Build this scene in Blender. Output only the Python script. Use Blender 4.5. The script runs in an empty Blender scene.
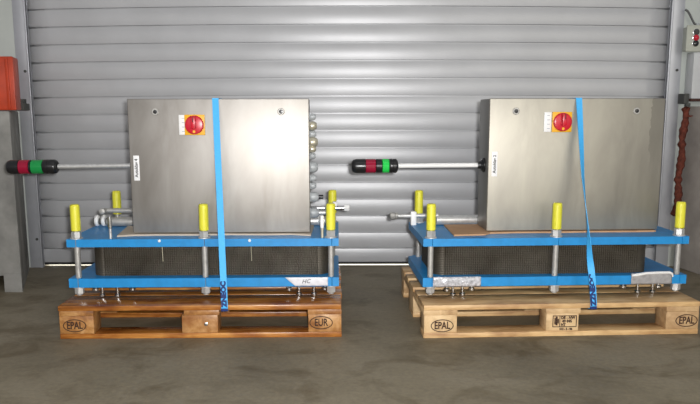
import bpy, bmesh, math, random
from mathutils import Vector, Matrix
random.seed(7)
PI = math.pi
scn = bpy.context.scene
COL = scn.collection

# ------------------------------------------------------------------ materials
def new_mat(name):
    m = bpy.data.materials.new(name); m.use_nodes = True
    nt = m.node_tree
    return m, nt, nt.nodes['Principled BSDF']

def ramp(nt, fac, stops):
    r = nt.nodes.new('ShaderNodeValToRGB')
    el = r.color_ramp.elements
    while len(el) < len(stops): el.new(0.5)
    for e, (p, c) in zip(el, stops):
        e.position = p; e.color = (*c, 1)
    nt.links.new(fac, r.inputs[0])
    return r.outputs[0]

def coords(nt, scale=(1, 1, 1), rand=False):
    tc = nt.nodes.new('ShaderNodeTexCoord')
    mp = nt.nodes.new('ShaderNodeMapping'); mp.inputs['Scale'].default_value = scale
    nt.links.new(tc.outputs['Object'], mp.inputs['Vector'])
    if rand:
        oi = nt.nodes.new('ShaderNodeObjectInfo')
        mu = nt.nodes.new('ShaderNodeMath'); mu.operation = 'MULTIPLY'; mu.inputs[1].default_value = 37.0
        nt.links.new(oi.outputs['Random'], mu.inputs[0])
        nt.links.new(mu.outputs[0], mp.inputs['Location'])
    return mp.outputs[0]

def noise(nt, vec, scale, detail=4, rough=0.6, dist=0.0):
    n = nt.nodes.new('ShaderNodeTexNoise')
    n.inputs['Scale'].default_value = scale; n.inputs['Detail'].default_value = detail
    n.inputs['Roughness'].default_value = rough; n.inputs['Distortion'].default_value = dist
    nt.links.new(vec, n.inputs['Vector'])
    return n.outputs['Fac']

def bump(nt, b, h, strength, dist=0.002):
    n = nt.nodes.new('ShaderNodeBump'); n.inputs['Strength'].default_value = strength
    n.inputs['Distance'].default_value = dist
    nt.links.new(h, n.inputs['Height']); nt.links.new(n.outputs[0], b.inputs['Normal'])

def simple(name, c, rough=0.5, metal=0.0, var=0.0, vscale=12.0, spec=0.5, bmp=0.0):
    m, nt, b = new_mat(name)
    b.inputs['Roughness'].default_value = rough; b.inputs['Metallic'].default_value = metal
    b.inputs['Specular IOR Level'].default_value = spec
    b.inputs['Base Color'].default_value = (*c, 1)
    if var:
        f = noise(nt, coords(nt), vscale)
        lo = tuple(x * (1 - var) for x in c); hi = tuple(min(1, x * (1 + var)) for x in c)
        nt.links.new(ramp(nt, f, [(0.3, lo), (0.7, hi)]), b.inputs['Base Color'])
        if bmp: bump(nt, b, f, bmp)
    return m

def wood(name, dark, mid, light, rough, scale=1.0, along=(3.0, 40.0, 40.0), stain=(0.55, 0.45, 0.38)):
    m, nt, b = new_mat(name)
    v = coords(nt, along, True)
    f = noise(nt, v, 1.0 * scale, 6, 0.65, 0.6)
    c1 = ramp(nt, f, [(0.25, dark), (0.5, mid), (0.75, light)])
    v2 = coords(nt, (5, 9, 9), True)
    f2 = noise(nt, v2, 1.2, 3, 0.6)
    st = ramp(nt, f2, [(0.36, stain), (0.58, (1, 1, 1))])
    mx = nt.nodes.new('ShaderNodeMix'); mx.data_type = 'RGBA'; mx.blend_type = 'MULTIPLY'
    mx.inputs[0].default_value = 0.75
    nt.links.new(c1, mx.inputs[6]); nt.links.new(st, mx.inputs[7])
    nt.links.new(mx.outputs[2], b.inputs['Base Color'])
    b.inputs['Roughness'].default_value = rough
    bump(nt, b, f, 0.35)
    return m

def steel(name, c_lo, c_hi, rough, stain=None, blotch=None):
    """brushed sheet steel: vertical grain, soft wiped blotches"""
    m, nt, b = new_mat(name)
    v = coords(nt, (260, 260, 3))
    g = noise(nt, v, 1.0, 3, 0.6)
    v2 = coords(nt, (7, 7, 2.2))
    s = noise(nt, v2, 1.0, 4, 0.6, 0.4)
    col = ramp(nt, s, [(0.3, c_lo), (0.72, c_hi)])
    rr = nt.nodes.new('ShaderNodeMapRange')
    rr.inputs['To Min'].default_value = rough - 0.06; rr.inputs['To Max'].default_value = rough + 0.10
    nt.links.new(s, rr.inputs['Value'])
    if stain:
        x0, z0, z1 = stain
        tc = nt.nodes.new('ShaderNodeTexCoord'); sp = nt.nodes.new('ShaderNodeSeparateXYZ')
        nt.links.new(tc.outputs['Object'], sp.inputs[0])
        wob = noise(nt, coords(nt, (20, 20, 20)), 1.0, 3)
        ad = nt.nodes.new('ShaderNodeMath'); ad.operation = 'MULTIPLY_ADD'
        ad.inputs[1].default_value = 0.05; nt.links.new(wob, ad.inputs[0]); nt.links.new(sp.outputs['X'], ad.inputs[2])
        gt = nt.nodes.new('ShaderNodeMath'); gt.operation = 'GREATER_THAN'; gt.inputs[1].default_value = x0 + 0.025
        nt.links.new(ad.outputs[0], gt.inputs[0])
        mr = nt.nodes.new('ShaderNodeMapRange'); mr.interpolation_type = 'SMOOTHSTEP'
        mr.inputs['From Min'].default_value = z0; mr.inputs['From Max'].default_value = z1
        nt.links.new(sp.outputs['Z'], mr.inputs['Value'])
        mu = nt.nodes.new('ShaderNodeMath'); mu.operation = 'MULTIPLY'
        nt.links.new(gt.outputs[0], mu.inputs[0]); nt.links.new(mr.outputs[0], mu.inputs[1])
        mu2 = nt.nodes.new('ShaderNodeMath'); mu2.operation = 'MULTIPLY'; mu2.inputs[1].default_value = 0.6
        nt.links.new(mu.outputs[0], mu2.inputs[0])
        mx = nt.nodes.new('ShaderNodeMix'); mx.data_type = 'RGBA'
        mx.inputs[7].default_value = (0.23, 0.215, 0.185, 1)
        nt.links.new(mu2.outputs[0], mx.inputs[0]); nt.links.new(col, mx.inputs[6])
        col = mx.outputs[2]
    nt.links.new(col, b.inputs['Base Color'])
    nt.links.new(rr.outputs[0], b.inputs['Roughness'])
    b.inputs['Metallic'].default_value = 0.85
    bump(nt, b, g, 0.10, 0.0006)
    return m

M = {}
M['cab_a'] = steel('brushed_steel_door', (0.28, 0.26, 0.235), (0.43, 0.41, 0.385), 0.47)
M['cab_b'] = steel('brushed_steel_door_reflected_beige', (0.32, 0.30, 0.26), (0.46, 0.435, 0.37), 0.49, (0.335, 0.66, 0.86))  # beige reflection of the hall is put into the base colour
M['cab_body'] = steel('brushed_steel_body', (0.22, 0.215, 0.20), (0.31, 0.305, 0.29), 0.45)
M['steel'] = simple('galvanised_steel', (0.56, 0.56, 0.55), 0.4, 0.5, 0.15, 40)
M['dull_steel'] = simple('dull_steel', (0.42, 0.41, 0.385), 0.5, 0.45, 0.2, 25)
M['chrome'] = simple('chrome', (0.7, 0.7, 0.7), 0.2, 1.0)
M['slat'] = simple('aluminium_slat', (0.462, 0.466, 0.478), 0.355, 0.09, 0.05, 4)
M['rail'] = simple('aluminium_rail', (0.46, 0.47, 0.50), 0.4, 0.4, 0.08, 6)
M['rubber'] = simple('black_rubber', (0.012, 0.012, 0.012), 0.7)
M['black'] = simple('black_plastic', (0.012, 0.012, 0.013), 0.28)
M['blue'] = simple('blue_paint', (0.010, 0.235, 0.56), 0.42, 0, 0.12, 18)
M['yellow'] = simple('yellow_plastic', (0.72, 0.68, 0.045), 0.42, 0, 0.06, 30)
M['dark_red'] = simple('dark_red_plastic', (0.16, 0.006, 0.012), 0.5)
M['red'] = simple('red_plastic', (0.55, 0.010, 0.028), 0.3)
M['switch_yellow'] = simple('switch_yellow', (0.82, 0.42, 0.015), 0.45)
M['white'] = simple('white_plastic', (0.80, 0.80, 0.79), 0.4)
M['paper'] = simple('white_label', (0.82, 0.82, 0.82), 0.5)
M['print'] = simple('black_print', (0.05, 0.05, 0.055), 0.6)
M['grey_print'] = simple('grey_print', (0.42, 0.44, 0.48), 0.6)
M['red_lens'] = simple('red_lens', (0.28, 0.006, 0.03), 0.12)
M['green_lens'] = simple('green_lens', (0.010, 0.24, 0.055), 0.12)
M['green_lens_b'] = simple('bright_green_lens', (0.02, 0.55, 0.08), 0.12)
M['gland'] = simple('grey_gland', (0.40, 0.42, 0.43), 0.45, 0.1, 0.08, 40)
M['brass'] = simple('pale_nickel_brass', (0.58, 0.54, 0.42), 0.35, 0.6)
M['strap'] = simple('blue_webbing', (0.06, 0.43, 0.86), 0.6, 0, 0.08, 150)
M['strap_ink'] = simple('dark_blue_ink', (0.006, 0.025, 0.14), 0.7)
M['card_a'] = simple('beige_cardboard', (0.52, 0.44, 0.35), 0.85, 0, 0.1, 14)
M['card_b'] = simple('brown_cardboard', (0.50, 0.29, 0.155), 0.85, 0, 0.1, 14)
M['film'] = simple('crinkled_film', (0.46, 0.46, 0.49), 0.2, 0.0, 0.45, 70, 0.9, 0.8)
M['film_white'] = simple('white_film', (0.66, 0.66, 0.70), 0.3, 0.0, 0.12, 45, 0.7, 0.4)
M['film_grey'] = simple('grey_film', (0.32, 0.31, 0.31), 0.35, 0.0, 0.2, 60, 0.6, 0.4)
M['wood_l'] = wood('stained_orange_wood', (0.11, 0.030, 0.006), (0.40, 0.15, 0.028), (0.66, 0.33, 0.09), 0.26, stain=(0.42, 0.24, 0.16))
M['block_l'] = wood('stained_orange_block', (0.14, 0.045, 0.013), (0.42, 0.20, 0.06), (0.66, 0.41, 0.19), 0.36, 1, (14, 14, 14), stain=(0.45, 0.27, 0.18))
M['wood_r'] = wood('pale_pine_wood', (0.42, 0.22, 0.09), (0.66, 0.43, 0.20), (0.80, 0.58, 0.31), 0.5)
M['block_r'] = wood('pale_pine_block', (0.44, 0.27, 0.125), (0.64, 0.44, 0.23), (0.76, 0.56, 0.32), 0.6, 1, (14, 14, 14))
M['burn'] = simple('burned_mark', (0.045, 0.018, 0.008), 0.8)
M['concrete'] = simple('rough_concrete', (0.23, 0.225, 0.21), 0.9, 0, 0.35, 5, 0.3, 0.6)
M['concrete_r'] = simple('rough_warm_concrete', (0.36, 0.325, 0.29), 0.9, 0, 0.25, 4, 0.3, 0.6)
M['wall'] = simple('painted_wall', (0.50, 0.53, 0.50), 0.8, 0, 0.08, 3)
M['orange'] = simple('orange_red_paint', (0.46, 0.042, 0.008), 0.45, 0, 0.2, 8)
M['box'] = simple('beige_enclosure', (0.44, 0.45, 0.385), 0.5, 0, 0.05, 9)
M['duct'] = simple('light_grey_duct', (0.55, 0.56, 0.56), 0.5, 0, 0.06, 8)
M['rust'] = simple('rust_red', (0.12, 0.030, 0.018), 0.85, 0, 0.5, 45, 0.3, 0.6)
M['rust_dark'] = simple('dark_rust', (0.055, 0.020, 0.013), 0.85)
M['dark_grey'] = simple('dark_grey_cable', (0.10, 0.10, 0.10), 0.6)
M['dark'] = simple('dark_bracket', (0.07, 0.07, 0.065), 0.7, 0.2)

# grey plate pack: fine vertical channels, darker grime
def pack_mat():
    m, nt, b = new_mat('plate_edges')
    f = noise(nt, coords(nt, (5, 5, 8)), 1.0, 4)
    col = ramp(nt, f, [(0.3, (0.05, 0.041, 0.029)), (0.7, (0.10, 0.088, 0.068))])
    w = nt.nodes.new('ShaderNodeTexWave'); w.wave_type = 'BANDS'; w.bands_direction = 'Z'
    w.inputs['Scale'].default_value = 40; w.inputs['Distortion'].default_value = 0.6
    nt.links.new(coords(nt), w.inputs['Vector'])
    nt.links.new(col, b.inputs['Base Color'])
    b.inputs['Metallic'].default_value = 0.5; b.inputs['Roughness'].default_value = 0.5
    bump(nt, b, w.outputs['Fac'], 0.5, 0.002)
    return m
M['pack'] = pack_mat()

def floor_mat():
    m, nt, b = new_mat('stained_concrete_floor')
    v = coords(nt)
    a = noise(nt, v, 1.1, 8, 0.65, 0.5)
    c = ramp(nt, a, [(0.30, (0.135, 0.112, 0.072)), (0.52, (0.215, 0.182, 0.122)), (0.75, (0.29, 0.25, 0.18))])
    st = noise(nt, coords(nt, (3.2, 4.5, 1)), 1.0, 5, 0.6, 0.8)
    s2 = ramp(nt, st, [(0.34, (0.66, 0.62, 0.55)), (0.50, (1, 1, 1))])
    fine = noise(nt, v, 45, 5, 0.7)
    f2 = ramp(nt, fine, [(0.3, (0.82, 0.82, 0.82)), (0.7, (1.12, 1.12, 1.12))])
    m1 = nt.nodes.new('ShaderNodeMix'); m1.data_type = 'RGBA'; m1.blend_type = 'MULTIPLY'; m1.inputs[0].default_value = 1
    m2 = nt.nodes.new('ShaderNodeMix'); m2.data_type = 'RGBA'; m2.blend_type = 'MULTIPLY'; m2.inputs[0].default_value = 1
    nt.links.new(c, m1.inputs[6]); nt.links.new(s2, m1.inputs[7])
    nt.links.new(m1.outputs[2], m2.inputs[6]); nt.links.new(f2, m2.inputs[7])
    nt.links.new(m2.outputs[2], b.inputs['Base Color'])
    rr = nt.nodes.new('ShaderNodeMapRange'); rr.inputs['To Min'].default_value = 0.45; rr.inputs['To Max'].default_value = 0.75
    nt.links.new(a, rr.inputs['Value']); nt.links.new(rr.outputs[0], b.inputs['Roughness'])
    bump(nt, b, fine, 0.25, 0.002)
    return m
M['floor'] = floor_mat()

# ------------------------------------------------------------------ mesh helpers
class MB:
    def __init__(s): s.bm = bmesh.new()
    def box(s, x0, x1, y0, y1, z0, z1, bev=0.0, seg=2):
        r = bmesh.ops.create_cube(s.bm, size=1.0)
        vs = r['verts']
        for v in vs:
            v.co = Vector((x0 + (v.co.x + .5) * (x1 - x0), y0 + (v.co.y + .5) * (y1 - y0), z0 + (v.co.z + .5) * (z1 - z0)))
        if bev:
            es = list({e for v in vs for e in v.link_edges})
            bmesh.ops.bevel(s.bm, geom=es, offset=bev, segments=seg, affect='EDGES', profile=0.5)
        return s
    def lathe(s, prof, p0, axis, seg=24):
        """prof: (distance along axis, radius) pairs, capped at both ends"""
        axis = Vector(axis).normalized(); p0 = Vector(p0)
        t = Vector((0, 0, 1)) if abs(axis.z) < 0.9 else Vector((1, 0, 0))
        u = axis.cross(t).normalized(); w = axis.cross(u).normalized()
        rings = []
        for d, r in prof:
            rings.append([s.bm.verts.new(p0 + axis * d + (u * math.cos(2 * PI * k / seg) + w * math.sin(2 * PI * k / seg)) * max(r, 1e-4)) for k in range(seg)])
        for a, b in zip(rings, rings[1:]):
            for k in range(seg):
                s.bm.faces.new((a[k], a[(k + 1) % seg], b[(k + 1) % seg], b[k]))
        s.bm.faces.new(list(reversed(rings[0]))); s.bm.faces.new(rings[-1])
        return s
    def cyl(s, p0, p1, r, seg=20, ch=0.0):
        p0, p1 = Vector(p0), Vector(p1); L = (p1 - p0).length
        pr = [(0, r - ch), (ch, r), (L - ch, r), (L, r - ch)] if ch else [(0, r), (L, r)]
        return s.lathe(pr, p0, p1 - p0, seg)
    def tube(s, pts, rad, seg=12):
        pts = [Vector(p) for p in pts]; rings = []
        rr = rad if isinstance(rad, (list, tuple)) else [rad] * len(pts)
        t0 = (pts[1] - pts[0]).normalized()
        u = t0.cross(Vector((0, 0, 1)) if abs(t0.z) < .9 else Vector((1, 0, 0))).normalized()
        for i, p in enumerate(pts):
            t = (pts[min(i + 1, len(pts) - 1)] - pts[max(i - 1, 0)]).normalized()
            u = (u - t * u.dot(t)).normalized(); w = t.cross(u)
            rings.append([s.bm.verts.new(p + (u * math.cos(2 * PI * k / seg) + w * math.sin(2 * PI * k / seg)) * rr[i]) for k in range(seg)])
        for a, b in zip(rings, rings[1:]):
            for k in range(seg):
                s.bm.faces.new((a[k], a[(k + 1) % seg], b[(k + 1) % seg], b[k]))
        s.bm.faces.new(list(reversed(rings[0]))); s.bm.faces.new(rings[-1])
        return s
    def prism(s, poly, z0, z1, bev=0.0):
        lo = [s.bm.verts.new((x, y, z0)) for x, y in poly]; hi = [s.bm.verts.new((x, y, z1)) for x, y in poly]
        n = len(poly)
        for k in range(n): s.bm.faces.new((lo[k], lo[(k + 1) % n], hi[(k + 1) % n], hi[k]))
        s.bm.faces.new(list(reversed(lo))); s.bm.faces.new(hi)
        if bev:
            es = list({e for v in lo + hi for e in v.link_edges})
            bmesh.ops.bevel(s.bm, geom=es, offset=bev, segments=2, affect='EDGES', profile=0.5)
        return s
    def quadstrip(s, a, b):
        A = [s.bm.verts.new(p) for p in a]; B = [s.bm.verts.new(p) for p in b]
        for k in range(len(a) - 1): s.bm.faces.new((A[k], A[k + 1], B[k + 1], B[k]))
        return s
    def mesh(s, name, mat):
        bmesh.ops.recalc_face_normals(s.bm, faces=s.bm.faces[:])
        me = bpy.data.meshes.new(name); s.bm.to_mesh(me); s.bm.free()
        me.materials.append(mat)
        for p in me.polygons: p.use_smooth = True
        me.set_sharp_from_angle(angle=math.radians(38))
        return me
    def obj(s, name, mat, parent=None):
        o = bpy.data.objects.new(name, s.mesh(name, mat)); COL.objects.link(o)
        if parent: o.parent = parent
        return o

def tag(o, label, cat, group=None, kind=None):
    o['label'] = label
    if cat: o['category'] = cat
    if group: o['group'] = group
    if kind: o['kind'] = kind
    return o

def empty(name, loc=(0, 0, 0), rz=0.0):
    o = bpy.data.objects.new(name, None); COL.objects.link(o)
    o.location = loc; o.rotation_euler = (0, 0, rz); o.empty_display_size = 0.1
    return o

def struct(o, label=None):
    o['kind'] = 'structure'
    if label: o['label'] = label
    return o

def text_mesh(name, body, size, mat, origin, xdir, ydir, parent=None, depth=0.0008, squeeze=1.0, bold=0.0):
    """lettering as a thin solid: xdir runs along the line, ydir up the letters, centred on origin"""
    cu = bpy.data.curves.new(name, 'FONT'); cu.body = body; cu.size = size
    cu.align_x = 'CENTER'; cu.align_y = 'CENTER'; cu.extrude = depth; cu.offset = bold; cu.resolution_u = 3
    t = bpy.data.objects.new(name, cu); COL.objects.link(t)
    bpy.context.view_layer.update()
    me = bpy.data.meshes.new_from_object(t.evaluated_get(bpy.context.evaluated_depsgraph_get()))
    bpy.data.objects.remove(t); bpy.data.curves.remove(cu)
    X = Vector(xdir).normalized(); Y = Vector(ydir).normalized(); Z = X.cross(Y)
    m = Matrix(((X.x * squeeze, Y.x, Z.x, origin[0]), (X.y * squeeze, Y.y, Z.y, origin[1]), (X.z * squeeze, Y.z, Z.z, origin[2]), (0, 0, 0, 1)))
    me.transform(m); me.name = name
    me.materials.clear(); me.materials.append(mat)
    o = bpy.data.objects.new(name, me); COL.objects.link(o)
    if parent: o.parent = parent
    return o

# ------------------------------------------------------------------ setting
FY = 4.52
struct(MB().box(-6, 6, -3.5, 4.86, -0.12, 0.0).obj('floor', M['floor']), 'brown grey stained concrete floor')
o = MB().box(-3.5, 3.5, 4.862, 8.0, -0.12, -0.002).obj('pavement', M['wall']); struct(o, 'daylit pavement outside the shutter')
struct(MB().box(-6, -1.996, 4.476, 4.86, 0, 3.4).obj('wall_left', M['wall']), 'pale grey painted wall left of the shutter')
struct(MB().box(1.984, 6, 4.476, 4.86, 0, 3.4).obj('wall_right', M['wall']), 'pale grey painted wall right of the shutter')
struct(MB().box(-1.99, 1.98, 4.60, 4.86, 2.6, 3.4).obj('wall_back', M['wall']), 'wall over the shutter opening')

# roller shutter: convex slats, each with a narrow interlocking groove
PITCH, Z0 = 0.1036, 0.105
prof = []
for k in range(25):
    zb = Z0 + k * PITCH
    prof += [(0.020, zb), (0.020, zb + 0.0090), (0.0, zb + 0.0098)]
    for i in range(1, 10):
        t = i / 10
        prof.append((-0.0038 * 4 * t * (1 - t), zb + 0.0098 + t * (PITCH - 0.0098)))
    prof.append((0.0, zb + PITCH - 0.0004))
mb = MB(); cols = []
NX = 24
for i in range(NX + 1):
    x = -1.965 + 3.92 * i / NX
    u = 1 - (x / 1.94) ** 2
    cols.append([mb.bm.verts.new((x, FY + y, z + 0.019 * u * max(0, min(1, (z - 0.25) / 1.3)))) for y, z in prof])
for a, b in zip(cols, cols[1:]):
    for k in range(len(prof) - 1): mb.bm.faces.new((a[k], b[k], b[k + 1], a[k + 1]))
shutter = mb.obj('door_1', M['slat']); struct(shutter, 'closed grey aluminium roller shutter of curved slats')
sm = shutter.modifiers.new('thickness', 'SOLIDIFY'); sm.thickness = 0.004; sm.offset = 1
MB().box(-1.965, 1.955, FY - 0.008, FY + 0.016, 0.024, Z0 + 0.0055, 0.003).obj('bottom_bar', M['slat'], shutter)
MB().box(-1.965, 1.955, FY - 0.012, FY + 0.016, 0.011, 0.025, 0.003).obj('rubber_seal', M['rubber'], shutter)
for nm, x0, x1, side in (('trim_1', -1.994, -1.916, -1), ('trim_2', 1.903, 1.982, 1)):
    r = MB()
    xi = x1 if side < 0 else x0; xo = x0 if side < 0 else x1
    r.box(x0, x1, 4.468, 4.480, 0, 3.2, 0.002)
    r.box(x0, x1, 4.565, 4.58, 0, 3.2)
    r.box(min(xo, xo - side * 0.02), max(xo, xo - side * 0.02), 4.478, 4.57, 0, 3.2)
    r.box(min(xi, xi + side * 0.012), max(xi, xi + side * 0.012), 4.462, 4.50, 0, 3.2, 0.003)
    ro = r.obj(nm, M['rail']); struct(ro, 'grey aluminium guide rail %s of the shutter' % ('left' if side < 0 else 'right'))
    for z in ((0.18, 1.20) if side < 0 else (0.22, 1.20)):
        xm = x0 + 0.052 if side < 0 else x0 + 0.055
        MB().cyl((xm, 4.469, z), (xm, 4.462, z), 0.008, 12, 0.001).obj('bolt', M['dark'], ro)

# concrete barrier by the left rail, on a narrow leg
b = MB().prism([(-1.765, 3.84), (-1.985, 4.43), (-2.75, 4.43), (-2.75, 3.84)], 0.085, 0.965, 0.012)
b.prism([(-1.765, 3.835), (-1.985, 4.43), (-2.10, 4.43), (-1.86, 3.835)], 0.0, 0.10)
struct(b.obj('concrete_barrier', M['concrete']), 'rough grey concrete barrier standing by the left guide rail')
b = MB().prism([(2.022, 4.462), (2.072, 4.22), (2.25, 3.40), (3.0, 3.40), (3.0, 4.462)], 0.0, 0.985, 0.008)
struct(b.obj('concrete_pier', M['concrete_r']), 'brownish grey concrete pier by the right guide rail')

g = MB().prism([(-1.755, 3.90), (-1.80, 4.06), (-2.3, 4.06), (-2.3, 3.90)], 0.967, 1.245, 0.008).obj('guard_post', M['orange'])
tag(g, 'orange red steel guard standing on the concrete barrier left of the shutter', 'guard post')
for xx in (-1.79, -1.86, -1.93): MB().box(xx - 0.008, xx + 0.008, 3.893, 3.905, 0.975, 1.235, 0.002).obj('stiffening_rib', M['orange'], g)
c = MB().box(-1.86, -1.80, 4.10, 4.17, 0.967, 1.005, 0.004).box(-1.85, -1.81, 4.115, 4.155, 1.0, 1.03, 0.003).obj('clamp', M['dark'])
tag(c, 'small dark clamp on the concrete barrier just behind the orange guard', 'clamp')

# control box with push buttons, its cable, the duct below it
cb = empty('control_box', (1.975, 4.4755, 1.30)); tag(cb, 'beige push button control box on the wall right of the shutter', 'control box')
MB().box(0.006, 0.135, -0.085, -0.001, 0.008, 0.145, 0.004).obj('housing', M['box'], cb)
MB().box(-0.012, 0.145, -0.095, -0.083, 0.0, 0.152, 0.005).obj('cover', M['box'], cb)
for dz, m in ((0.112, M['dark']), (0.080, M['red']), (0.048, M['black'])):
    bt = MB().lathe([(0, 0.017), (0.006, 0.017), (0.007, 0.013), (0.014, 0.012), (0.016, 0.008)], (0.042, -0.095, dz), (0, -1, 0), 20).obj('push_button', m, cb)
    MB().lathe([(0, 0.0195), (0.004, 0.0195), (0.005, 0.018)], (0.042, -0.0945, dz), (0, -1, 0), 20).obj('bezel', M['chrome'], bt)
pts = [(-0.004 + 0.078 * t, -0.035, 0.245 - 0.09 * t + 0.035 * math.sin(t * PI) * (t - 0.5) * -1.5) for t in [i / 14 for i in range(15)]]
pts[-1] = (0.074, -0.035, 0.15)
MB().tube(pts, 0.006, 10).obj('cable', M['dark_grey'], cb)
MB().cyl((0.074, -0.035, 0.143), (0.074, -0.035, 0.168), 0.011, 12, 0.002).obj('cable_gland', M['gland'], cb)
d = MB().box(2.012, 2.14, 4.375, 4.475, 1.03, 1.296, 0.004).obj('cable_duct', M['duct']); tag(d, 'light grey boxed duct below the control box', 'duct')
MB().box(2.008, 2.145, 4.37, 4.475, 1.015, 1.03, 0.002).obj('rusty_edge', M['rust_dark'], d)
k = MB().box(1.976, 2.006, 4.385, 4.475, 1.00, 1.06, 0.004).box(1.985, 2.01, 4.37, 4.40, 0.985, 1.005, 0.003).obj('bracket', M['dark'])
tag(k, 'dark bracket on the wall above the rust red chain', 'bracket')
# rust-red knobbly chain hanging from the bracket
ch = MB(); rp = []; rr = []
N = 60
for i in range(N + 1):
    t = i / N
    rp.append((1.999 - 0.018 * t + 0.006 * math.sin(t * 17), 4.405 + 0.004 * math.cos(t * 13), 0.985 - t * 0.66))
    rr.append(0.0195 + 0.0035 * math.sin(t * 41 + math.sin(t * 19) * 1.5) + 0.0025 * math.sin(t * 97) if 0 < i < N else 0.006)
ch.tube(rp, rr, 12)
ch.tube([(2.006, 4.395, 0.93), (2.02, 4.387, 0.928), (2.035, 4.384, 0.93)], [0.006, 0.005, 0.002], 8)
co = ch.obj('hanging_chain', M['rust']); tag(co, 'rust red knobbly chain hanging beside the right guide rail', 'chain')

# ------------------------------------------------------------------ pallets
LP, RP = (-0.6362, 3.0141, 0.0186), (0.9115, 3.0339, 0.0499)

def oval(w, h, t, cx, cz, y):
    m = MB(); n = 40
    def ring(a, b, yy): return [m.bm.verts.new((cx + a * math.cos(2 * PI * k / n), yy, cz + b * math.sin(2 * PI * k / n))) for k in range(n)]
    o1, i1 = ring(w / 2, h / 2, y), ring(w / 2 - t, h / 2 - t, y)
    o0, i0 = ring(w / 2, h / 2, y + 0.002), ring(w / 2 - t, h / 2 - t, y + 0.002)
    for k in range(n):
        j = (k + 1) % n
        m.bm.faces.new((o1[k], o1[j], i1[j], i1[k])); m.bm.faces.new((o0[k], o0[j], o1[j], o1[k])); m.bm.faces.new((i0[k], i0[j], i1[j], i1[k]))
    return m

def pallet(P, wood_m, block_m, label, seed):
    rnd = random.Random(seed)
    p = empty('pallet', (P[0], P[1], 0), P[2]); tag(p, label, 'pallet', 'wooden pallets under the machines')
    blocks = {}
    for i, (y0, y1) in enumerate(((0.0, 0.10), (0.3275, 0.4725), (0.70, 0.80))):
        MB().box(-0.6, 0.6, y0, y1, 0, 0.022, 0.002).obj('bottom_board', wood_m, p)
        for j, xc in enumerate((-0.5275, 0, 0.5275)):
            e = rnd.uniform(0, 0.003)
            blocks[i, j] = MB().box(xc - 0.0725 + e - (0.012 if (xc == 0 and seed == 1) else 0), xc + 0.0725 - e * 0.5, y0 + 0.001 + e, y1 - 0.001, 0.0222, 0.0998, 0.002).obj('block', block_m, p)
    for xc in (-0.5275, 0, 0.5275):
        MB().box(xc - 0.0725, xc + 0.0725 + (0.006 if xc == 0 else 0), 0.002, 0.798, 0.10, 0.1218, 0.002).obj('stringer_board', block_m, p)
    for y0, y1 in ((0, .179), (.185, .2825), (.3275, .4725), (.5175, .6175), (.655, .8)):
        e = rnd.uniform(-0.003, 0.003)
        MB().box(-0.6 + e, 0.6 + e, y0, y1, 0.122, 0.144, 0.0025).obj('deck_board', wood_m, p)
    return p, blocks

pl, bl = pallet(LP, M['wood_l'], M['block_l'], 'dark orange stained wooden pallet under the left machine', 1)
pr, br = pallet(RP, M['wood_r'], M['block_r'], 'pale clean pine pallet under the right machine', 2)

def branded(block, word, cx, cz, w=0.098, h=0.056, size=0.045, dx=0.0):
    o = oval(w, h, 0.0035, cx, cz, -0.0004).obj('oval_mark', M['burn'], block)
    text_mesh('burned_lettering', word, size, M['burn'], (cx + dx, 0.0004, cz), (1, 0, 0), (0, 0, 1), block, 0.0012, 0.70, 0.0008)
branded(bl[0, 0], 'EPAL', -0.536, 0.058)
branded(bl[0, 2], 'EUR', 0.512, 0.064, 0.10, 0.058)
branded(br[0, 0], 'EPAL', -0.520, 0.054)
branded(br[0, 2], 'EPAL', 0.546, 0.060)
MB().lathe([(0, .008), (.0015, .008), (.003, .004)], (0.021, 0.004, 0.060), (0, -1, 0), 12).obj('nail_head', M['chrome'], bl[0, 1])
# treatment stamp on the middle block of the pale pallet
s = MB(); yb = -0.0006
for x0, x1, z0, z1 in ((-.042, .062, .0885, .0905), (-.042, .062, .0400, .0420), (-.042, -.040, .0400, .0905), (.060, .062, .0400, .0905), (-.012, -.0105, .0400, .0905)):
    s.box(x0, x1, yb, 0.004, z0, z1)
for x0, x1, z0, z1 in ((-.034, -.030, .052, .080), (-.028, -.022, .048, .086), (-.020, -.016, .056, .076)):
    s.box(x0, x1, yb, 0.004, z0, z1)
s.obj('treatment_stamp', M['burn'], br[0, 1])
for tx, z, sz, xx in (('DE - NW', 0.081, 0.017, 0.024), ('49 045', 0.0655, 0.017, 0.020), ('HT', 0.050, 0.017, 0.004), ('513 - 5 - 06', 0.031, 0.013, 0.016)):
    text_mesh('burned_lettering', tx, sz, M['burn'], (xx, 0.0004, z), (1, 0, 0), (0, 0, 1), br[0, 1], 0.0012, 0.9, 0.0006)

# ------------------------------------------------------------------ heat exchanger frames
PY0, PY1, PW = 0.109, 0.63, 0.589
ZL0, ZL1, ZU0, ZU1 = 0.198, 0.238, 0.3775, 0.4114
RODS = [(-0.553, 0.134), (0.002, 0.134), (0.555, 0.134), (-0.527, 0.592), (0.560, 0.592)]
RR = 0.0125

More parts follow.
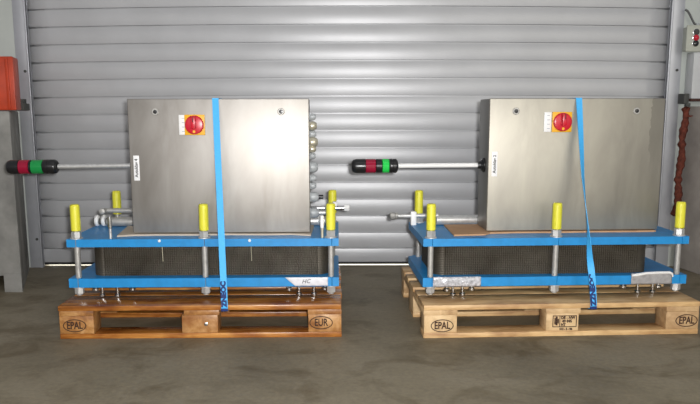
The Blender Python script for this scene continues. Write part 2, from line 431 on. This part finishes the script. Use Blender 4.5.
def slotted_plate(z0, z1, bev=0.004):
    """plate with open slots in its front edge where the rods sit"""
    m = MB(); hw = RR + 0.0015
    poly = [(-PW, PY0)]
    for x, y in RODS[:3]:
        sl = 0.0014; a0 = math.asin(sl / hw)          # narrow slit through to the rod hole
        poly.append((x + 0.004 - sl, PY0))
        for q in range(15):
            a = -PI / 2 - a0 - (2 * PI - 2 * a0) * q / 14
            poly.append((x + hw * math.cos(a), y + hw * math.sin(a)))
        poly.append((x + 0.004 + sl, PY0))
    poly += [(PW, PY0), (PW, PY1 - 0.03), (PW - 0.03, PY1), (-PW + 0.03, PY1), (-PW, PY1 - 0.03)]
    m.prism(poly, z0, z1)
    es = [e for e in m.bm.edges if len(e.link_faces) == 2 and e.calc_face_angle(0) > 0.9 and min((e.verts[0].co - Vector((sx * PW, PY0, e.verts[0].co.z))).length for sx in (-1, 1)) < 1e-4
          and abs(e.verts[0].co.z - e.verts[1].co.z) > 0.01]
    bmesh.ops.bevel(m.bm, geom=es, offset=bev, segments=3, affect='EDGES', profile=0.5)
    return m

def plate_pack(x0, x1):
    """stack of pressed plates: corrugated edge running round a stadium outline"""
    m = MB(); y0, y1, r = 0.165, 0.56, 0.05
    pts = []
    def corner(cx, cy, a0):
        for q in range(9):
            a = a0 + PI / 2 * q / 8; pts.append((cx + r * math.cos(a), cy + r * math.sin(a)))
    n = int((x1 - x0 - 2 * r) / 0.0024)
    def line(p, q, nn, nx, ny):
        for i in range(1, nn):
            t = i / nn; d = 0.0028 if (i // 2) % 2 else -0.001
            pts.append((p[0] + (q[0] - p[0]) * t + nx * d, p[1] + (q[1] - p[1]) * t + ny * d))
    corner(x0 + r, y0 + r, PI)
    line((x0 + r, y0), (x1 - r, y0), n, 0, -1)
    corner(x1 - r, y0 + r, 1.5 * PI)
    line((x1, y0 + r), (x1, y1 - r), 60, 1, 0)
    corner(x1 - r, y1 - r, 0)
    line((x1 - r, y1), (x0 + r, y1), 60, 0, 1)
    corner(x0 + r, y1 - r, PI / 2)
    line((x0, y1 - r), (x0, y0 + r), 60, -1, 0)
    m.prism(pts, ZL1 + 0.0005, ZU0 - 0.0005)
    return m

def hexagon_nut(x, y, z0, z1, r):
    m = MB(); m.lathe([(0, r - .002), (.002, r), (z1 - z0 - .002, r), (z1 - z0, r - .002)], (x, y, z0), (0, 0, 1), 6)
    return m

def machine(P, label, pack, bolts, rear_x):
    h = empty('heat_exchanger', (P[0], P[1], 0.144), P[2]); tag(h, label, 'heat exchanger', 'blue framed plate heat exchangers')
    kids = []
    def add(m, name, mat, parent=None):
        o = m.obj(name, mat, parent or h)
        if not parent: o.location = (0, 0, -0.144)      # parts are drawn in pallet coordinates
        return o
    add(slotted_plate(ZL0, ZL1), 'lower_plate', M['blue']); up = add(slotted_plate(ZU0, ZU1), 'upper_plate', M['blue'])
    add(plate_pack(*pack), 'plate_pack', M['pack'])
    for i, (x, y) in enumerate(RODS):
        if i == 3: x = rear_x
        zc = 0.4455 if i < 3 else 0.456
        rod = add(MB().cyl((x, y, 0.160), (x, y, zc + .014), RR, 16), 'tie_rod', M['dull_steel'])
        cap = MB().lathe([(0, .0175), (.003, .0205), (.1, .0205), (.112, .0195), (.116, .016)], (x, y, zc), (0, 0, 1), 20)
        add(cap, 'yellow_cap', M['yellow'], rod)
        add(hexagon_nut(x, y, ZU1 + .004, ZU1 + .032, 0.0215), 'nut', M['steel'], rod)
        add(MB().cyl((x, y, ZU1 + .0003), (x, y, ZU1 + .004), 0.027, 20), 'washer', M['steel'], rod)
        add(hexagon_nut(x, y, 0.166, ZL0 - .004, 0.0205), 'nut', M['steel'], rod)
        add(MB().cyl((x, y, ZL0 - .004), (x, y, ZL0 - .0003), 0.026, 20), 'washer', M['steel'], rod)
    for x, zb in bolts:
        add(MB().lathe([(0, .006), (.002, .0135), (.012, .0135), (.014, .0055), (ZL0 - zb + .002, .0055)], (x, 0.16, zb), (0, 0, 1), 12), 'foot_bolt', M['chrome'])
    return h, add

BL = [(-0.491, 0.172), (-0.462, 0.1443), (-0.395, 0.1443), (-0.328, 0.172), (0.367, 0.168), (0.411, 0.1443), (0.478, 0.1443), (0.527, 0.170)]
BR = [(-0.474, 0.166), (-0.446, 0.1443), (-0.403, 0.1443), (-0.362, 0.168), (0.327, 0.170), (0.394, 0.1443), (0.463, 0.1443), (0.488, 0.168)]
hl, addl = machine(LP, 'blue heat exchanger frame with yellow capped rods on the dark stained pallet', (-0.503, 0.545), BL, -0.508)
hr, addr = machine(RP, 'blue heat exchanger frame with yellow capped rods on the pale pine pallet', (-0.535, 0.44), BR, -0.541)

# left machine: thick port pipe with white seal rings, thin pipe over it, pipe to the right
def pipe_l(add):
    p = add(MB().cyl((-0.525, 0.48, 0.4345), (-0.16, 0.48, 0.4345), 0.0225, 24, 0.001), 'port_pipe', M['dull_steel'])
    for x in (-0.572, -0.540):
        r = MB().lathe([(0, .012), (.002, .024), (.010, .0285), (.018, .024), (.020, .012)], (x - .010, 0.48, 0.4405), (1, 0, 0), 24)
        add(r, 'seal_ring', M['white'], p)
    add(MB().cyl((-0.590, 0.48, 0.4365), (-0.52, 0.48, 0.4365), 0.016, 20), 'pipe_neck', M['dark'], p)
    q = add(MB().tube([(-0.535, 0.446, 0.490), (-0.532, 0.455, 0.490), (-0.522, 0.468, 0.490), (-0.50, 0.470, 0.490), (-0.16, 0.470, 0.490)], 0.0115, 14), 'thin_pipe', M['dull_steel'])
    add(MB().lathe([(0, .010), (.003, .015), (.016, .015), (.018, .011)], (-0.535, 0.434, 0.490), (0, 1, 0), 6), 'union_nut', M['dull_steel'], q)
    t = add(MB().tube([(0.16, 0.47, 0.497), (0.40, 0.48, 0.497), (0.618, 0.48, 0.497)], 0.0095, 14), 'thin_pipe', M['chrome'])
    add(hexagon_nut(0, 0, 0, .001, .001) if False else MB().lathe([(0, .011), (.002, .0155), (.024, .0155), (.027, .012)], (0.616, 0.48, 0.497), (1, 0, 0), 6), 'end_plug', M['white'], t)
    add(MB().lathe([(0, .009), (.002, .014), (.02, .014), (.022, .009)], (0.562, 0.462, 0.517), (1, 0, 0), 12), 'valve_knob', M['white'], t)
    u = add(MB().cyl((0.16, 0.48, 0.4345), (0.575, 0.48, 0.4345), 0.0215, 24, 0.001), 'port_pipe', M['steel'])
    add(MB().cyl((0.49, 0.48, 0.4375), (0.515, 0.48, 0.4375), 0.0255, 20, 0.003), 'clamp_ring', M['white'], u)
pipe_l(addl)
for x in (-0.402, 0.517):
    s = addl(MB().cyl((x, 0.125, ZU1 + .0002), (x, 0.125, 0.507), 0.0062, 12, 0.001), 'stud', M['brass'] if x > 0 else M['steel'])
    addl(MB().lathe([(0, .008), (.03, .009), (.052, .008), (.054, .005)], (x, 0.125, 0.456), (0, 0, 1), 12), 'sleeve', M['white'] if x > 0 else M['chrome'], s)
for x in (-0.188, 0.202):
    s = addl(MB().lathe([(0, .0065), (.004, .0065), (.007, .003)], (x, PY0 + .0005, 0.404), (0, -1, 0), 12), 'plate_screw', M['white'])
    addl(MB().tube([(x + .001, 0.150, ZU0 - .001), (x + .001, 0.150, 0.35), (x + .002, 0.151, 0.305)], 0.0018, 8), 'hanging_wire', M['brass'])
# right machine: threaded outlet pipe to the left
def pipe_r(add):
    p = add(MB().cyl((-0.672, 0.50, 0.458), (-0.46, 0.50, 0.458), 0.0105, 16), 'outlet_pipe', M['steel'])
    add(MB().lathe([(0, .013), (.003, .0175), (.022, .0175), (.025, .012), (.028, .015), (.036, .015), (.040, .011)], (-0.695, 0.50, 0.458), (1, 0, 0), 8), 'end_coupling', M['dull_steel'], p)
    add(MB().box(-0.594, -0.566, 0.486, 0.514, 0.4118, 0.480, 0.005), 'white_fitting', M['white'], p)
    add(MB().cyl((-0.47, 0.50, 0.4365), (-0.10, 0.50, 0.4365), 0.0245, 24, 0.001), 'port_pipe', M['steel'])
pipe_r(addr)

# taped document sleeves on the lower plates
def sleeve(add, x0, x1, z0, z1, mat, bulge, rim, slant=0.0, seed=0):
    rnd = random.Random(seed); m = MB(); nx, nz = 26, 7; g = []
    for j in range(nz + 1):
        row = []
        for i in range(nx + 1):
            u, v = i / nx, j / nz
            x = x0 + (x1 - x0) * u + slant * (1 - v) * (1 - u) * 1.0
            z = z0 + (z1 - z0) * v + (0.004 * math.sin(u * 5) * v if rim else 0)
            y = PY0 - 0.0018 - bulge * (math.sin(PI * u) ** 0.6 * 0.5 + 0.5 * rnd.random()) * (0.3 + 0.7 * math.sin(PI * v))
            row.append(m.bm.verts.new((x, y, z)))
        g.append(row)
    for j in range(nz):
        for i in range(nx): m.bm.faces.new((g[j][i], g[j][i + 1], g[j + 1][i + 1], g[j + 1][i]))
    o = add(m, 'document_sleeve', mat)
    s = o.modifiers.new('thickness', 'SOLIDIFY'); s.thickness = 0.001; s.offset = 0
    return o
o = sleeve(addl, 0.352, 0.541, 0.2005, 0.2395, M['film_white'], 0.003, False, 0.045, 3); o['label'] = 'white plastic document sleeve taped to the lower plate'
text_mesh('handwriting', 'HC', 0.026, M['print'], (0.447, PY0 - 0.0056, 0.221), (1, 0, 0.06), (0.3, 0, 1), o, 0.0004, 1.0)
sl = MB(); sl.box(0.485, 0.541, PY0 - 0.007, PY0 - 0.0055, 0.201, 0.238)
o = sleeve(addr, -0.545, -0.334, 0.199, 0.243, M['film'], 0.011, False, 0.0, 5); o['label'] = 'crinkled clear plastic sleeve taped to the lower plate'
o = sleeve(addr, 0.338, 0.523, 0.199, 0.248, M['film_grey'], 0.004, False, 0.0, 8); o['label'] = 'grey plastic document sleeve with a white folded edge'
addr(MB().tube([(0.335, 0.098, 0.240), (0.36, 0.097, 0.243), (0.40, 0.097, 0.250), (0.46, 0.097, 0.252), (0.505, 0.098, 0.252), (0.519, 0.1, 0.246), (0.523, 0.101, 0.232)], [.005, .007, .006, .006, .006, .005, .003], 10), 'folded_edge', M['white'], o)
o.location = (0, 0, -0.144)

# ------------------------------------------------------------------ cardboard sheets
def sheet(P, poly, mat, label, seed):
    rnd = random.Random(seed)
    t = MB(); t.prism(poly, 0, 0.0068)
    o = t.obj('cardboard_sheet', mat)
    o.location = (P[0], P[1], 0.4116); o.rotation_euler = (0, 0, P[2])
    return tag(o, label, 'cardboard', 'cardboard sheets under the cabinets')
sheet(LP, [(-0.388, 0.170), (-0.32, 0.192), (-0.2, 0.200), (-0.05, 0.196), (0.1, 0.204), (0.25, 0.194), (0.38, 0.200), (0.466, 0.168), (0.472, 0.448), (0.3, 0.452), (-0.418, 0.450)], M['card_a'], 'beige cardboard sheet under the left control cabinet', 1)
sheet(RP, [(-0.444, 0.172), (-0.30, 0.185), (-0.27, 0.222), (-0.14, 0.234), (0.05, 0.228), (0.2, 0.236), (0.40, 0.230), (0.498, 0.236), (0.5, 0.472), (-0.436, 0.472)], M['card_b'], 'brown cardboard sheet under the right control cabinet', 2)

# ------------------------------------------------------------------ control cabinets
CW, CZ0, CZ1, CD = 0.79, 0.4186, 1.0125, 0.21
def cabinet(P, cx, fy, door_m, label, names, tower_cols, green):
    c = empty('control_cabinet', (P[0], P[1], CZ0), P[2]); tag(c, label, 'control cabinet', 'stainless steel control cabinets')
    def add(m, name, mat, parent=None, lab=None):
        o = m.obj(name, mat, parent or c)
        if not parent: o.location = (cx_off[0], cx_off[1], -CZ0)
        if lab: o['label'] = lab
        return o
    cx_off = (cx, fy)                       # parts drawn with the door front centre at the origin
    H = CW / 2
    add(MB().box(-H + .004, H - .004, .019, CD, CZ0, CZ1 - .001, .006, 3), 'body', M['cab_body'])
    add(MB().box(-H, H, 0, .017, CZ0 + .003, CZ1, .0035, 3), 'door', door_m)
    def lock(x, z):
        k = add(MB().lathe([(0, .0155), (.003, .0155), (.005, .013), (.005, .0095), (.002, .009)], (x, .0005, z), (0, -1, 0), 24), 'lock', M['dull_steel'])
        add(MB().lathe([(0, .0085), (.0042, .0085), (.0045, .007)], (x, .0005, z), (0, -1, 0), 16), 'lock_insert', M['black'], k)
    lock(names['lx1'], names['lz']); lock(names['lx2'], names['lz'])
    # main isolator: yellow plate, red rotary knob with grip bar
    sx, sz = names['sx'], names['sz']
    sw = add(MB().box(sx - .044, sx + .044, -.010, -.0005, sz - .044, sz + .044, .002), 'main_switch', M['switch_yellow'])
    kn = add(MB().lathe([(0, .0405), (.012, .0405), (.016, .038), (.018, .032)], (sx, -.0095, sz), (0, -1, 0), 36), 'rotary_knob', M['red'], sw)
    add(MB().box(sx - .010, sx + .010, -.050, -.026, sz - .016, sz + .036, .004), 'grip_bar', M['red'], sw)
    add(MB().box(sx - .003, sx + .003, -.0515, -.0498, sz + .012, sz + .034, .0005), 'pointer', M['dark_red'], sw)
    add(MB().lathe([(0, .006), (.0012, .006)], (sx, -.027, sz - .029), (0, -1, 0), 12), 'padlock_hole', M['switch_yellow'], sw)
    add(MB().box(names['tx'] - .020, names['tx'] + .012, -.0045, -.0005, sz - .043, sz + .043, .001), 'rating_plate', M['white'])
    for q in range(4):
        add(MB().box(names['tx'] - .007, names['tx'] + .007 - .002 * (q % 2), -.0049, -.0044, sz - .030 + q * .019, sz - .027 + q * .019), 'printed_line', M['grey_print'], None)
    # upright name label
    nx, nz = names['nx'], names['nz']
    nl = add(MB().box(nx - .0125, nx + .0125, -.0016, -.0003, nz - .055, nz + .055, .0004), 'name_label', M['paper'])
    t = text_mesh('lettering', names['word'], 0.0195, M['print'], (nx - .0005, -.0017, nz), (0, 0, 1), (-1, 0, 0), nl, 0.0003, names.get('sq', .95), 0.0006)
    # signal tower pointing out of the left side
    ty, tz = .10, names['tz']
    dz = names['droop']
    x0, x1 = names['tip'], -H + .004
    def P3(x): return Vector((x, ty, tz + dz * (x1 - x) / (x1 - x0)))
    ax = (P3(x0) - P3(x1)).normalized()
    tw = add(MB().cyl(P3(x1 - .026), P3(names['seg'][-1] + .004), .0108, 18), 'signal_tower', M['white'] if green is M['green_lens_b'] else M['steel'])
    if names['foot']:
        add(MB().lathe([(0, .034), (.006, .034), (.010, .026), (.014, .026), (.016, .018), (.030, .016)], P3(x1 - .0002), ax, 24), 'mounting_foot', M['black'], tw)
    else:
        add(MB().lathe([(0, .022), (.006, .022), (.010, .016), (.030, .014)], P3(x1 - .0002), ax, 24), 'mounting_foot', M['steel'], tw)
    seg = names['seg']; R = .0325
    for a, b_, kind in zip(seg, seg[1:], tower_cols):
        L = b_ - a; mt = {'k': M['black'], 'r': M['red_lens'], 'g': green}[kind]
        nm = {'k': 'black_module', 'r': 'red_lamp', 'g': 'green_lamp'}[kind]
        if a == seg[0]: pr_ = [(0, .012), (.002, .022), (.008, .029), (.016, R - .001), (.02, R), (L - .0006, R)]
        elif b_ == seg[-1]: pr_ = [(0.0006, R - .0015), (.003, R), (L * .35, R), (L * .35 + .001, R - .0018), (L * .45, R - .0018), (L * .45 + .001, R), (L * .8, R), (L - .004, R - .003), (L, R - .008)]
        else: pr_ = [(0.0006, R - .0025), (.002, R - .0005), (L - .002, R - .0005), (L - .0006, R - .0025)]
        add(MB().lathe(pr_, P3(a), -ax, 32), nm, mt, tw)
    return c, add

nl = dict(lx1=-.274, lx2=.273, lz=.9565, sx=-.1035, sz=.9, tx=-.1525, nx=-.366, nz=.712, word='Autoklav 4', tz=.7165, droop=-.006,
          tip=-.975, seg=(-.976, -.918, -.872, -.862, -.810, -.750), foot=False)
ca, adda = cabinet(LP, 0.067, 0.212, M['cab_a'], 'stainless control cabinet with darker blotchy steel on the dark pallet machine', nl, 'krkgk', M['green_lens'])
nr = dict(lx1=-.278, lx2=.266, lz=.957, sx=-.072, sz=.909, tx=-.131, nx=-.367, nz=.724, word='Autoklav 2', tz=.713, droop=-.002,
          tip=-1.0, seg=(-1.0, -.937, -.890, -.861, -.829, -.790), foot=True)
cb2, addb = cabinet(RP, 0.112, 0.242, M['cab_b'], 'stainless control cabinet with a beige reflection in its colour on the pale pallet machine', nr, 'krkgk', M['green_lens_b'])

# cable glands down the right side of the left cabinet
for z, r, L, mt in ((.933, .016, .022, 'gland'), (.893, .021, .026, 'brass'), (.857, .017, .024, 'gland'), (.820, .024, .030, 'brass'), (.789, .017, .022, 'brass'),
                    (.757, .015, .020, 'gland'), (.707, .026, .030, 'gland'), (.657, .017, .022, 'gland'), (.622, .016, .022, 'gland'), (.570, .025, .032, 'gland'), (.497, .026, .034, 'gland')):
    x0 = CW / 2 - .0045
    g = adda(MB().lathe([(0, r), (.006, r), (.0065, r * .86), (.010, r * .86)], (x0, .10, z), (1, 0, 0), 6), 'cable_gland', M[mt])
    adda(MB().lathe([(0, r * .95), (L * .5, r * .95), (L * .8, r * .75), (L, r * .5)], (x0 + .0095, .10, z), (1, 0, 0), 20), 'dome_nut', M[mt], g)
    if z == .570: adda(MB().cyl((x0 + .03, .10, z), (x0 + .062, .10, z), .010, 12, .002), 'black_plug', M['black'], g)
    if z == .497: adda(MB().cyl((x0 + .03, .10, z), (x0 + .085, .10, z), .0105, 14, .001), 'conduit_stub', M['steel'], g)

# ------------------------------------------------------------------ lashing straps
def strap(P, keys, w, label, letters):
    """closed loop of webbing; keys = (point, twist degrees), sampled finely"""
    pts, tws = [], []
    for (p, a), (q, b_) in zip(keys, keys[1:]):
        p, q = Vector(p), Vector(q); n = max(2, int((q - p).length / 0.02))
        for i in range(n):
            t = i / n; pts.append(p.lerp(q, t)); tws.append(math.radians(a + (b_ - a) * t))
    m = MB(); rings = []; N = len(pts)
    for i in range(N):
        t = (pts[(i + 1) % N] - pts[i - 1]).normalized()
        xdir = Vector((1, 0, 0)); xdir = (xdir - t * xdir.dot(t)).normalized()
        wd = Matrix.Rotation(tws[i], 3, t) @ xdir; nd = t.cross(wd)
        rings.append([m.bm.verts.new(pts[i] + wd * (sx * w / 2) + nd * (sy * .0011)) for sx, sy in ((-1, -1), (1, -1), (1, 1), (-1, 1))])
    for i in range(N):
        a, b_ = rings[i], rings[(i + 1) % N]
        for k_ in range(4): m.bm.faces.new((a[k_], a[(k_ + 1) % 4], b_[(k_ + 1) % 4], b_[k_]))
    s = m.obj('lashing_strap', M['strap']); s.location = (P[0], P[1], 0); s.rotation_euler = (0, 0, P[2])
    tag(s, label, 'strap', 'blue lashing straps over the cabinets')
    lo, hi = Vector(letters['p0']), Vector(letters['p1'])
    d = (hi - lo).normalized(); n = Vector((0, -1, 0)); xd = Vector((1, 0, 0)); xd = (xd - d * xd.dot(d)).normalized()
    out = xd.cross(d); 
    o = text_mesh('printed_lettering', letters['word'], letters['size'], M['strap_ink'], (lo + hi) / 2 + out * .0013, d, -xd, s, 0.0003, letters['sq'] * 1.12, 0.0022)
    o['label'] = 'dark blue lettering printed on the strap'
    e = MB(); mid = lo
    e.box(lo.x - w / 2 - .0005, lo.x + w / 2 + .0005, -.0085, -.0025, .119, letters['band'], .001)
    e.obj('dark_band', M['strap_ink'], s)
    return s
ZT = CZ1 + .0012
ZB, YF, YR = .1200, -.0045, .8045
strap(LP, [((.103, YF, ZB), 0), ((.103, YF, .147), 0), ((.056, .2085, ZT), 0), ((.056, .425, ZT), 0), ((.104, YR, .147), 0), ((.104, YR, ZB), 0), ((.104, .4, ZB), 0), ((.103, YF, ZB), 0)],
      .0275, 'blue lashing strap over the left cabinet, lying flat down its front',
      dict(p0=(.1025, -.004, .150), p1=(.0975, .0155, .232), word='ZNEOC', size=.028, sq=1.0, band=.131))
strap(RP, [((.130, YF, ZB), 180), ((.130, YF, .147), 180), ((.1285, .0215, .25), 178), ((.1225, .045, .335), 128), ((.120, .069, .437), 86), ((.107, .130, .68), 48), ((.113, .2385, ZT), 0), ((.113, .455, ZT), 0), ((.115, .54, .80), 0), ((.12, .74, .307), 180), ((.12, YR, .147), 180), ((.12, YR, ZB), 180), ((.125, .02, ZB), 180), ((.130, YF, ZB), 180)],
      .0275, 'blue lashing strap over the right cabinet, twisted edge-on halfway down',
      dict(p0=(.1295, -.004, .150), p1=(.1275, .022, .25), word='ZZNEOC', size=.029, sq=1.0, band=.131))

# ------------------------------------------------------------------ camera
cam = bpy.data.cameras.new('camera'); co_ = bpy.data.objects.new('camera', cam); COL.objects.link(co_)
cam.sensor_width = 36; cam.lens = 730.5544 / 700 * 36; cam.shift_y = 28 / 700
cam.clip_start = 0.02; cam.clip_end = 60
pitch, roll = 0.1587, 0.0017
co_.matrix_world = Matrix.Translation((0, 0, 0.9496)) @ Matrix.Rotation(PI / 2 - pitch, 4, 'X') @ Matrix.Rotation(-roll, 4, 'Z')
scn.camera = co_

# ------------------------------------------------------------------ light
def area(name, loc, target, sx, sy, power, color=(1, 1, 1)):
    l = bpy.data.lights.new(name, 'AREA'); l.shape = 'RECTANGLE'; l.size = sx; l.size_y = sy; l.energy = power; l.color = color
    o = bpy.data.objects.new(name, l); COL.objects.link(o); o.location = loc
    o.rotation_euler = (Vector(target) - Vector(loc)).to_track_quat('-Z', 'Y').to_euler()
    return o
area('camera_flash', (0.065, -0.02, 0.99), (0.05, 4.5, 0.72), 0.06, 0.04, 90, (1.0, 0.99, 0.985))
area('hall_fill', (-2.5, -3.6, 2.0), (-0.5, 3.2, 0.8), 2.5, 2.4, 40, (1.0, 0.96, 0.92))  # added frontal fill from behind the camera, no window known there
area('hall_fill', (3.2, -3.4, 1.9), (0.9, 3.2, 0.7), 3.0, 2.4, 95, (1.0, 0.96, 0.85))  # added warm panel for the steel to reflect, not a known window
area('hall_lamp', (0, 1.2, 4.6), (0, 4.0, 0.4), 3.6, 1.2, 12, (1.0, 0.97, 0.92))
area('outside_daylight', (0, 6.4, 2.4), (0, 5.1, 0), 5.5, 1.2, 900, (0.95, 0.98, 1.0))
w = bpy.data.worlds.new('hall_air'); scn.world = w; w.use_nodes = True
bg = w.node_tree.nodes['Background']; bg.inputs[0].default_value = (0.95, 0.96, 1.0, 1); bg.inputs[1].default_value = 0.27

scn.view_settings.view_transform = 'Standard'; scn.view_settings.look = 'None'
scn.view_settings.exposure = 0.0; scn.view_settings.gamma = 1.0; scn.view_settings.use_curve_mapping = False
